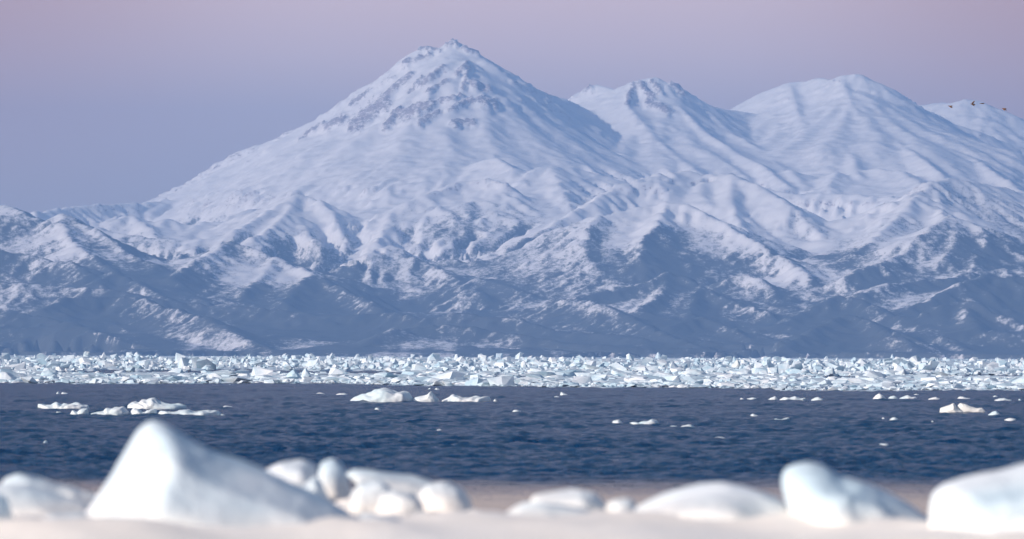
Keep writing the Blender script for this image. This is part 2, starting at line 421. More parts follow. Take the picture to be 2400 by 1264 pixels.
 ([(100,720,17.3),(150,700,17.5),(260,692,17.6),(330,698,17.5),(400,722,17.2),(450,737,17.0),(520,775,16.6),(580,805,16.3),(640,832,16.0)], 0.45, 500),
 ([(-80,720,17.0),(60,732,16.9),(120,745,16.8),(180,772,16.5),(260,800,16.2),(350,826,15.9)], 0.45, 500),
 ([(830,832,16),(900,792,16.3),(960,766,16.6),(1050,762,16.6),(1180,775,16.5),(1320,800,16.2),(1500,812,16.1),(1700,815,16.1)], 0.4, 400),
 ([(2180,790,16.8),(2260,775,16.9),(2350,790,16.8),(2480,800,16.7)], 0.4, 400),
 ([(-80,790,16.2),(60,800,16.1),(150,822,15.9)], 0.4, 300),
]
CONES = [
 ((1064, 112, 25.0), [(0, 1560), (60, 1545), (230, 1470), (400, 1345), (600, 1190), (780, 1065), (1000, 950), (1200, 860), (1375, 770), (1600, 610), (2000, 300), (3000, -300), (9000, -3000)], 0.55),
 ((1545, 195, 26.0), [(0, 1420), (120, 1390), (300, 1255), (520, 1130), (800, 1010), (1100, 880), (1400, 650), (2000, 200), (9000, -3000)], 0.5),
 ((2005, 185, 26.5), [(0, 1480), (150, 1420), (330, 1310), (600, 1180), (900, 1070), (1200, 920), (1500, 700), (2100, 200), (9000, -3000)], 0.5),
 ((1868, 203, 26.8), [(0, 1460), (150, 1400), (330, 1290), (600, 1150), (900, 1020), (1200, 880), (1500, 650), (2100, 200), (9000, -3000)], 0.5),
 ((2280, 245, 28.8), [(0, 1450), (200, 1390), (500, 1230), (900, 1050), (1500, 850), (3000, 300), (9000, -900)], 0.6),
]
NX0, NY0 = 400, 800
xs0 = np.linspace(-3700, 3700, NX0); ys0 = np.linspace(15200, 30200, NY0)
def build_terrain():
    X, Y = np.meshgrid(xs0, ys0)
    # wandering of the ridges and flanks
    wx = 90 * fbm2(X / 900, Y / 900, 4, 3); wy = 130 * fbm2(X / 900 + 40, Y / 900, 4, 11)
    fall = smooth01(0.0, 1.0, 1.0)
    # valley floors rise inland
    fl_d = np.array([15200, 15500, 16000, 17000, 18000, 19000, 20000, 21000, 22000, 23000, 24000, 25500, 27000, 30300.])
    fl_py = np.array([842, 838, 828, 806, 766, 724, 676, 640, 612, 585, 560, 560, 600, 720.])
    Yw = Y + (700 * fbm2(X / 1100, Y / 1600, 3, 25)) * smooth01(15400, 16800, Y)
    Hb = (835 - np.interp(Yw, fl_d, fl_py)) * Y / F
    Hb = Hb + 34 * fbm2(X / 600, Y / 900, 4, 21) * smooth01(15600, 17000, Y)
    H = Hb.copy()
    # broad smooth volcano cones
    for (ax, ay, ad), tab, ysc in CONES:
        A = at(ax, ay, ad * 1000)
        dx = X - A.x; dy = (Y - A.y) * ysc
        r = np.sqrt(dx * dx + dy * dy) * (1 + 0.05 * fbm2(X / 700, Y / 1200, 3, 5))
        ang = np.arctan2(dy, dx)
        rr = [q[0] for q in tab]; zz = [q[1] for q in tab]
        h = np.interp(r, rr, zz) + 9 * smooth01(150, 700, r) * np.sin(ang * 23 + 2.5 * perlin2(X / 500, Y / 900, 6))
        d_ = h - H
        H = np.maximum(h, H) + np.log1p(np.exp(-np.clip(np.abs(d_) / 30, 0, 30))) * 8
    for pts, s, Rr, *sink in RIDGES:
        P = np.array([at(a, b, c * 1000) for a, b, c in pts])
        # restrict to a window
        if sink: P[1:, 2] -= sink[0]
        rad = (P[:, 2].max() + 60) / (0.5 * s)
        x0, x1 = P[:, 0].min() - rad, P[:, 0].max() + rad
        y0, y1 = P[:, 1].min() - rad, P[:, 1].max() + rad
        i0, i1 = np.searchsorted(ys0, (y0, y1)); j0, j1 = np.searchsorted(xs0, (x0, x1))
        if i1 <= i0 or j1 <= j0: continue
        xx = X[i0:i1, j0:j1] ; yy = Y[i0:i1, j0:j1]
        best = np.full(xx.shape, -1e9)
        wfx = wx[i0:i1, j0:j1]; wfy = wy[i0:i1, j0:j1]
        for k in range(len(P) - 1):
            a, b = P[k], P[k + 1]
            ab = b[:2] - a[:2]; l2 = max((ab ** 2).sum(), 1.0)
            t = np.clip(((xx - a[0]) * ab[0] + (yy - a[1]) * ab[1]) / l2, 0, 1)
            dx = xx - (a[0] + t * ab[0]); dy = yy - (a[1] + t * ab[1])
            r = np.sqrt(dx * dx + dy * dy)
            w = np.clip(r / 350, 0, 1)
            r = np.sqrt((dx + w * wfx) ** 2 + (dy + w * wfy) ** 2)
            r = np.sqrt(r * r + 12 ** 2) - 12
            h = a[2] + t * (b[2] - a[2]) - s * 0.5 * (r + Rr * (1 - np.exp(-r / Rr)))
            best = np.maximum(best, h)
        cur = H[i0:i1, j0:j1]
        kk = 14.0
        m = np.maximum(best, cur)
        H[i0:i1, j0:j1] = m + np.log1p(np.exp(-np.clip(np.abs(best - cur) / kk, 0, 30))) * kk * 0.25
    return X, Y, H
def erode(H, n_drops, steps, seed, dx, dy, rate):
    rs = np.random.RandomState(seed)
    R, C = H.shape
    px = rs.uniform(2, C - 3, n_drops); py = rs.uniform(2, R - 3, n_drops)
    vx = np.zeros(n_drops); vy = np.zeros(n_drops); sed = np.zeros(n_drops)
    water = np.ones(n_drops); speed = np.ones(n_drops)
    Hf = H.reshape(-1)
    for s in range(steps):
        ix = px.astype(np.int64); iy = py.astype(np.int64); fx = px - ix; fy = py - iy
        k = iy * C + ix
        a = Hf[k]; b = Hf[k + 1]; c = Hf[k + C]; d = Hf[k + C + 1]
        gx = ((b - a) * (1 - fy) + (d - c) * fy) / dx
        gy = ((c - a) * (1 - fx) + (d - b) * fx) / dy
        h0 = a * (1 - fx) * (1 - fy) + b * fx * (1 - fy) + c * (1 - fx) * fy + d * fx * fy
        vx = vx * 0.35 - gx * 0.65; vy = vy * 0.35 - gy * 0.65
        n = np.sqrt(vx * vx + vy * vy) + 1e-9
        ux = vx / n; uy = vy / n
        sx = ux * 1.0; sy = uy * dx / dy
        px = np.clip(px + sx, 1, C - 3); py = np.clip(py + sy, 1, R - 3)
        ix2 = px.astype(np.int64); iy2 = py.astype(np.int64); k2 = iy2 * C + ix2
        fx2 = px - ix2; fy2 = py - iy2
        h1 = Hf[k2] * (1 - fx2) * (1 - fy2) + Hf[k2 + 1] * fx2 * (1 - fy2) + Hf[k2 + C] * (1 - fx2) * fy2 + Hf[k2 + C + 1] * fx2 * fy2
        dh = h1 - h0
        cap = np.maximum(-dh, 0.05) * water * rate * 6
        ero = np.where(dh < 0, np.minimum((cap - sed) * 0.3, -dh * 0.5), -np.minimum(dh, sed))
        ero = np.where((dh < 0) & (sed > cap), -(sed - cap) * 0.3, ero)
        sed += ero
        for kk, w in ((k, (1 - fx) * (1 - fy)), (k + 1, fx * (1 - fy)), (k + C, (1 - fx) * fy), (k + C + 1, fx * fy)):
            Hf -= np.bincount(kk, weights=ero * w, minlength=R * C)
        water *= 0.985
    return Hf.reshape(R, C)
X0, Y0, H0 = build_terrain()
H0 += 5 * ridged2(X0 / 260, Y0 / 260, 3, 31) * smooth01(20, 200, H0)
Hs = H0.copy()
for it in range(7):
    Hs = erode(Hs, 50000, 44, 100 + it, xs0[1] - xs0[0], ys0[1] - ys0[0], 0.35)
dH = Hs - H0
keepm = 1.0
dH = np.clip(dH, -45, 14) * (1 - 0.70 * smooth01(650, 1000, H0))
H0 = H0 + dH

# finer grid
NX, NY = 600, 900
xs = np.linspace(-3650, 3650, NX); ys = np.linspace(15210, 30150, NY)
def resample(A):
    fx = (xs - xs0[0]) / (xs0[1] - xs0[0]); fy = (ys - ys0[0]) / (ys0[1] - ys0[0])
    ix = np.clip(fx.astype(int), 0, NX0 - 2); iy = np.clip(fy.astype(int), 0, NY0 - 2)
    u = (fx - ix)[None]; v = (fy - iy)[:, None]
    return (A[iy][:, ix] * (1 - u) * (1 - v) + A[iy][:, ix + 1] * u * (1 - v) + A[iy + 1][:, ix] * (1 - u) * v + A[iy + 1][:, ix + 1] * u * v)
X, Y = np.meshgrid(xs, ys)
H = resample(H0); DH = resample(dH)
H += (3.2 * fbm2(X / 60, Y / 60, 3, 51) + 2.6 * (1 - 0.7 * smooth01(700, 1000, H)) * ridged2(X / 130, Y / 200, 3, 61) * smooth01(0.1, 0.5, np.abs(fbm2(X / 500, Y / 500, 2, 62)) + 0.2)) * smooth01(0, 60, H)
H = np.where(Y < 15500, np.minimum(H, (Y - 15440) * 0.25), H)
gy, gx = np.gradient(H, ys[1] - ys[0], xs[1] - xs[0])
slope = np.sqrt(gx * gx + gy * gy)
PX, PY = proj(X, Y, H)
# tree cover: thick low down, thinning to open snow high up
treeline = 740 + 190 * fbm2(X / 1500, Y / 1500, 3, 71)
f_alt = 1 - smooth01(treeline - 520, treeline + 120, H)
flank_shade = np.clip(gx * -1.6, -1, 1)        # shade painted as tree cover: right-hand flanks darker, left-hand ones paler
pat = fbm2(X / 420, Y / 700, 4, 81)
forest_and_shade = -0.14 + 0.80 * f_alt + 0.40 * flank_shade * f_alt + 0.34 * pat * (0.35 + f_alt) - 0.012 * np.clip(DH, -20, 20) * f_alt
forest_and_shade = forest_and_shade + 0.10 * smooth01(520, 200, H) + 0.42 * smooth01(240, 50, H)
forest_and_shade = np.where(H < 14, 0.9, forest_and_shade)
# pale mirage streaks above the waterline, painted in by thinning the tree cover
mirage = smooth01(110, 20, H) * smooth01(0.15, 0.55, fbm2(X / 170, Y / 3000, 3, 91))
forest_and_shade = forest_and_shade - 0.38 * mirage
# rock ribs that break the snow of the volcano: (px0, py0, px1, py1, half width px)
ROCKS = [(908,222,962,180,7),(826,300,902,240,16),(905,300,935,262,10),(940,272,1002,252,14),(985,292,1026,268,8),(1062,294,1108,290,9),
 (1105,198,1145,212,9),(1072,176,1096,152,6),(1085,212,1100,160,6),(1010,245,1080,228,5),(1055,258,1105,238,7),(1128,235,1160,250,12),(985,205,1040,160,7),
 (945,152,1005,132,6),(765,303,805,278,9),(1045,108,1062,101,6),(1068,100,1072,112,4),(700,330,760,290,4),(820,250,860,220,5),(985,117,1030,122,4),(1085,115,1120,130,5),
 (1485,205,1470,245,8),(1520,240,1565,262,9),(1500,200,1530,230,8),(1528,195,1548,215,6),(1575,200,1602,222,7),(1370,215,1385,208,4),(960,215,990,185,4),(1000,220,1050,190,4)]
rock = np.zeros_like(H)
msk = (Y > 23600) & (Y < 26600)
for a, b, c, d, w in ROCKS:
    t = np.clip(((PX - a) * (c - a) + (PY - b) * (d - b)) / ((c - a) ** 2 + (d - b) ** 2), 0, 1)
    r = np.sqrt((PX - a - t * (c - a)) ** 2 + (PY - b - t * (d - b)) ** 2) / (w * (1 + 0.6 * perlin2(PX / 13, PY / 13, 5)))
    rock = np.maximum(rock, (1.15 - r * 0.75))
rock = np.where(msk, np.clip(rock, -0.2, 0.72), -0.2)
rock = np.maximum(rock, np.where((slope > 0.80) & (H > 700) & (H < 2000), 0.35, -0.2))
H = H + np.clip(rock, 0, 1) * (8 + 18 * ridged2(X / 60, Y / 90, 2, 15))
mount = grid_mesh('mountain_range', X, Y, H, M_MOUNT, {'forest_and_shade': forest_and_shade, 'rock': rock})
tag(mount, 'snow covered volcanic mountain range with wooded foothills behind the drift ice', kind='structure')

# ------------------------------------------------------------------ sea
def sea_quad():
    v = np.array([[-32000, -400, -0.45], [32000, -400, -0.45], [32000, 34000, -0.45], [-32000, 34000, -0.45]])
    return tri_mesh('sea', v, np.array([[0, 1, 2], [0, 2, 3]]), M_WATER)
o = bpy.data.objects.new('sea', sea_quad()); COL.objects.link(o)
tag(o, 'open dark blue sea reaching to the foot of the mountains', kind='structure')
RW, CW = 700, 400
inv = np.linspace(1 / 62.0, 1 / 640.0, RW)
yr = 1 / (0.55 * inv + 0.45 * (1 / np.linspace(62, 640, RW)))
yr = np.concatenate([yr, 1 / np.linspace(1 / 645.0, 1 / 1600.0, 110)])
cols = np.linspace(-1, 1, CW)
RW = len(yr)
YW = np.repeat(yr[:, None], CW, 1); XW = cols[None] * (YW * 0.135 + 3)
def waves(x, y):
    w = 0
    rs = np.random.RandomState(5)
    for k in range(16):
        lam = 0.55 * 1.17 ** k; th = rs.normal(0, 0.75) + 0.5
        kx, ky = math.sin(th) * 2 * math.pi / lam, math.cos(th) * 2 * math.pi / lam
        ph = rs.uniform(0, 6.28)
        w = w + 0.014 * lam ** 0.5 * np.sin(kx * x + ky * y + ph + 1.3 * perlin2(x / (lam * 3), y / (lam * 3), k))
    return w
ZW = waves(XW, YW) * (0.55 + 0.45 * (0.5 + fbm2(XW / 14, YW / 30, 3, 17)))
ZW += 0.06 * perlin2(XW / 0.5, YW / 1.3, 3) + 0.05 * perlin2(XW / 1.1, YW / 3.0, 9)
ZW *= smooth01(120, 160, YW) * 0.85 + 0.15
o = grid_mesh('sea_surface', XW, YW, ZW, M_WATER)
tag(o, 'wind rippled dark blue water, brown filter tint painted in by the shore', kind='structure')

# ------------------------------------------------------------------ ice bodies
def lumpy(co, amp, scale, seed):
    n = perlin3(co * scale + seed * 3.7, seed) + 0.5 * perlin3(co * scale * 2.1 + seed, seed + 3)
    q = 1 - 2 * np.abs(perlin3(co * scale * 0.8 + seed * 1.3 + 9, seed + 5))
    return (n * 0.8 + q * 0.9) * amp
def ice_body(name, outline, D, T, mat, voxel, smooth=8, amp=0.02, nscale=2.0, seed=0, prof=None, lean=0.0, zscale=None):
    """outline in photo pixels at distance D; lofted through depth T with rounded, tapering ends"""
    P = [at(a, b, D) for a, b in outline]
    xs_ = np.array([p.x for p in P]); zs_ = np.array([p.z for p in P])
    cx = (xs_.min() + xs_.max()) / 2; z0 = zs_.min()
    prof = prof or [(-1, .45), (-.8, .74), (-.4, .93), (0, 1), (.4, .92), (.8, .72), (1, .45)]
    bm = bmesh.new(); rings = []
    rs = random.Random(seed)
    for t, s in prof:
        jx = rs.uniform(-.12, .12) * T
        rings.append([bm.verts.new((cx + (x - cx) * (s * .6 + .4 if zscale else s) + jx * (abs(t) > .1) + lean * t, D + t * T, z0 + (z - z0) * s)) for x, z in zip(xs_, zs_)])
    n = len(outline)
    for a, b in zip(rings[:-1], rings[1:]):
        for k in range(n):
            bm.faces.new((a[k], a[(k + 1) % n], b[(k + 1) % n], b[k]))
    bm.faces.new(rings[0][::-1]); bm.faces.new(rings[-1])
    bmesh.ops.recalc_face_normals(bm, faces=bm.faces)
    bmesh.ops.triangulate(bm, faces=bm.faces)
    me = bpy.data.meshes.new(name); bm.to_mesh(me); bm.free()
    return finish_body(name, me, mat, voxel, smooth, amp, nscale, seed, Vector((cx, D, z0)))
def finish_body(name, me, mat, voxel, smooth, amp, nscale, seed, base):
    o = bpy.data.objects.new(name, me); COL.objects.link(o)
    md = o.modifiers.new('r', 'REMESH'); md.mode = 'VOXEL'; md.voxel_size = voxel
    if smooth:
        sm = o.modifiers.new('s', 'SMOOTH'); sm.iterations = smooth; sm.factor = 0.5
    dg = bpy.context.evaluated_depsgraph_get()
    ev = o.evaluated_get(dg)
    m2 = bpy.data.meshes.new_from_object(ev)
    o.modifiers.clear()
    n = len(m2.vertices)
    if n:
        co = np.empty(n * 3, np.float32); m2.vertices.foreach_get('co', co); co = co.reshape(-1, 3).astype(float)
        no = np.empty(n * 3, np.float32); m2.vertices.foreach_get('normal', no); no = no.reshape(-1, 3)
        co = co + no * lumpy(co, amp, nscale, seed)[:, None]
        co -= np.array(base)
        m2.vertices.foreach_set('co', co.astype(np.float32).reshape(-1))
        m2.polygons.foreach_set('use_smooth', np.ones(len(m2.polygons), bool))
    m2.materials.clear(); m2.materials.append(mat); m2.update()
    old = o.data; o.data = m2; bpy.data.meshes.remove(old); m2.name = name
    o.location = base
    return o

FG = [
 ('shore_ice_block', [(130,1330),(185,1240),(212,1196),(240,1150),(275,1090),(300,1050),(325,1010),(343,992),(357,987),(375,993),(420,1022),(470,1050),(530,1074),(580,1092),(625,1110),(690,1140),(750,1168),(810,1198),(870,1245),(920,1330)], 43, 1.7, 'tall', 'large blurred pyramid of ice rising highest from the shore', .035, 34, .03, 1.2),
 ('shore_ice_block', [(618,1112),(640,1090),(668,1077),(705,1076),(728,1088),(733,1115),(728,1150),(740,1200),(700,1230),(650,1180)], 52, .45, '', 'rounded white ice lump standing just right of the tall ice pyramid', .025, 3, .04, 2.6),
 ('shore_ice_block', [(690,1165),(715,1140),(742,1118),(752,1135),(765,1170),(790,1215),(700,1240)], 50, .4, '', 'small wedge of white ice between the rounded lump and the upright knob', .025, 3, .04, 2.6),
 ('shore_ice_block', [(748,1110),(755,1086),(778,1081),(798,1090),(812,1120),(826,1165),(830,1220),(770,1220),(752,1150)], 53, .35, '', 'narrow upright knob of ice with a rounded top beside the tilted flat slab', .025, 3, .04, 2.6),
 ('shore_ice_slab', [(806,1110),(828,1101),(900,1106),(970,1116),(1012,1130),(1030,1160),(1000,1200),(930,1200),(870,1160),(830,1130)], 54, .8, '', 'long flat tilted ice slab in the middle of the shore heap', .03, 4, .02, 2),
 ('shore_ice_block', [(690,1330),(735,1205),(800,1172),(870,1160),(960,1178),(1050,1185),(1120,1200),(1180,1230),(1240,1330)], 51.5, 1.0, '', 'long low snow drift filling the gaps under the flat tilted slab', .035, 8, .04, 2),
 ('shore_ice_block', [(826,1165),(848,1138),(890,1130),(912,1150),(915,1215),(815,1215)], 50, .35, '', 'small white ice lump under the left end of the flat tilted slab', .025, 3, .04, 2.6),
 ('shore_ice_block', [(890,1195),(902,1165),(930,1152),(970,1158),(985,1180),(1000,1235),(880,1235)], 48, .4, '', 'bright round ice boulder in front of the flat tilted slab', .025, 3, .04, 2.6),
 ('shore_ice_block', [(985,1168),(1010,1142),(1048,1130),(1085,1145),(1108,1172),(1120,1230),(1000,1240)], 51, .5, '', 'faceted ice boulder at the right end of the flat tilted slab', .025, 3, .04, 2.6),
 ('shore_ice_block', [(960,1240),(972,1208),(1000,1196),(1030,1215),(1050,1240),(1060,1290),(950,1290)], 46, .35, '', 'low round snow covered lump in front of the faceted boulder', .025, 3, .04, 2.6),
 ('shore_ice_block', [(1090,1215),(1100,1195),(1125,1197),(1140,1215),(1140,1260),(1085,1260)], 50, .2, '', 'small round ice ball in the low gap left of the central mound', .02, 5, .01, 3),
 ('shore_ice_block', [(1130,1330),(1145,1250),(1168,1212),(1210,1195),(1260,1186),(1330,1192),(1400,1205),(1450,1235),(1490,1330)], 45, 1.2, '', 'broad smooth snow mound carrying a flat topped block, centre of the shore', .035, 9, .05, 1.6),
 ('shore_ice_block', [(1244,1185),(1255,1169),(1300,1163),(1355,1157),(1388,1160),(1415,1180),(1430,1205),(1400,1225),(1300,1215)], 47, .5, '', 'flat topped white ice block resting on the broad central mound', .025, 3, .04, 2.6),
 ('shore_ice_block', [(1427,1182),(1440,1174),(1475,1180),(1497,1200),(1505,1260),(1470,1280),(1445,1230)], 46.5, .4, '', 'slim slanting ice tooth in the notch between the two biggest mounds', .025, 3, .04, 2.6),
 ('shore_ice_block', [(1455,1330),(1470,1220),(1500,1190),(1545,1177),(1590,1163),(1640,1147),(1690,1141),(1740,1150),(1795,1174),(1850,1203),(1910,1250),(1940,1330)], 45, 1.3, '', 'wide rounded snow mound left of the egg shaped ice lobe', .035, 9, .06, 1.4),
 ('shore_ice_block', [(1870,1330),(1862,1220),(1842,1170),(1833,1130),(1840,1104),(1862,1091),(1892,1087),(1930,1097),(1962,1119),(1985,1122),(2050,1143),(2100,1170),(2150,1198),(2220,1240),(2280,1330)], 44, 1.1, '', 'egg shaped overhanging ice lobe with a long back sloping right', .03, 8, .04, 1.6),
 ('shore_ice_block', [(2190,1330),(2176,1200),(2182,1157),(2208,1136),(2280,1118),(2350,1105),(2400,1092),(2460,1080),(2520,1074),(2560,1330)], 42, 1.3, '', 'big square edged ice block cut off by the right picture edge', .035, 4, .03, 1.5),
 ('shore_ice_block', [(2290,1330),(2330,1250),(2400,1200),(2480,1180),(2500,1330)], 40.5, .5, '', 'low snow lump leaning on the front of the big right block', .03, 8, .03, 1.5),
 ('shore_ice_slab', [(8,1138),(14,1124),(38,1113),(62,1116),(120,1135),(180,1152),(232,1166),(250,1185),(180,1180),(100,1160),(40,1150)], 50, .6, '', 'thin white ice plate slanting down towards the tall pyramid, far left', .025, 3, .04, 2.6),
 ('shore_ice_block', [(-90,1330),(-80,1150),(0,1137),(60,1140),(130,1156),(200,1178),(250,1205),(280,1330)], 47, 1.0, '', 'grey shaded snow heap behind the left foot of the tall pyramid', .035, 9, .03, 1.5),
 ('shore_ice_block', [(-80,1330),(-60,1175),(-10,1158),(12,1172),(30,1215),(50,1330)], 43, .6, '', 'rounded snow lump at the left picture edge', .03, 8, .03, 1.5),
 ('shore_ice_block', [(20,1330),(60,1240),(120,1215),(200,1205),(260,1235),(290,1330)], 41.5, .7, '', 'soft low snow drift before the left foot of the tall pyramid', .03, 9, .03, 1.5),
 ('shore_ice_block', [(740,1330),(790,1235),(850,1205),(920,1215),(990,1250),(1040,1330)], 43, .9, '', 'soft low snow drift right of the tall pyramid foot', .03, 9, .03, 1.5),
]

# shore bank
xb = np.linspace(-26, 26, 220); yb = np.concatenate([np.linspace(-12, 15.8, 40), np.linspace(16, 20, 120), np.linspace(20.2, 74, 180)])
XB, YB = np.meshgrid(xb, yb)
ZB = 1.95 + 0.05 * fbm2(XB / 1.7, YB / 3, 4, 5) + 0.07 * fbm2(XB / 3, YB / 5, 2, 8)
for _n, ol, D_, T_, *_q in FG:
    pw = [at(p[0], p[1], D_) for p in ol]
    mx_ = (min(p.x for p in pw) + max(p.x for p in pw)) / 2; hw = (max(p.x for p in pw) - min(p.x for p in pw)) / 2 + 0.35
    ZB = ZB + 0.13 * np.exp(-((XB - mx_ - 0.15) / hw) ** 2 - ((YB - D_ + 0.2) / (T_ + 0.9)) ** 2) * (1 + 0.5 * perlin2(XB / 0.7, YB / 1.5, 13))
ZB = np.minimum(ZB, 2.08 + 0.09 * fbm2(XB / 1.1, YB / 2, 3, 14))
crest = np.exp(-((YB - 17.5 - 1.2 * fbm2(XB / 3, YB * 0, 2, 3)) / np.where(YB < 17.5, 0.55, 4.2)) ** 2)
ZB = ZB + crest * (0.74 + 0.05 * fbm2(XB / 0.9, YB / 6, 3, 91))
ZB = ZB - 2.9 * smooth01(43, 64, YB + 2 * fbm2(XB / 4, YB / 9, 2, 12))
o = grid_mesh('snowy_shore', XB, YB, ZB, M_BANK)
tag(o, 'cream tinted snow bank heaped along the shore', kind='structure')

for k, (nm, ol, D, T, _, lab, vox, smi, amp, ns) in enumerate(FG):
    o = ice_body(nm, ol, D, T, M_SHORE, vox, smi, amp, ns, seed=k + 1)
    tag(o, lab, 'ice block' if 'block' in nm else 'ice slab', 'ice heaped on the near shore')

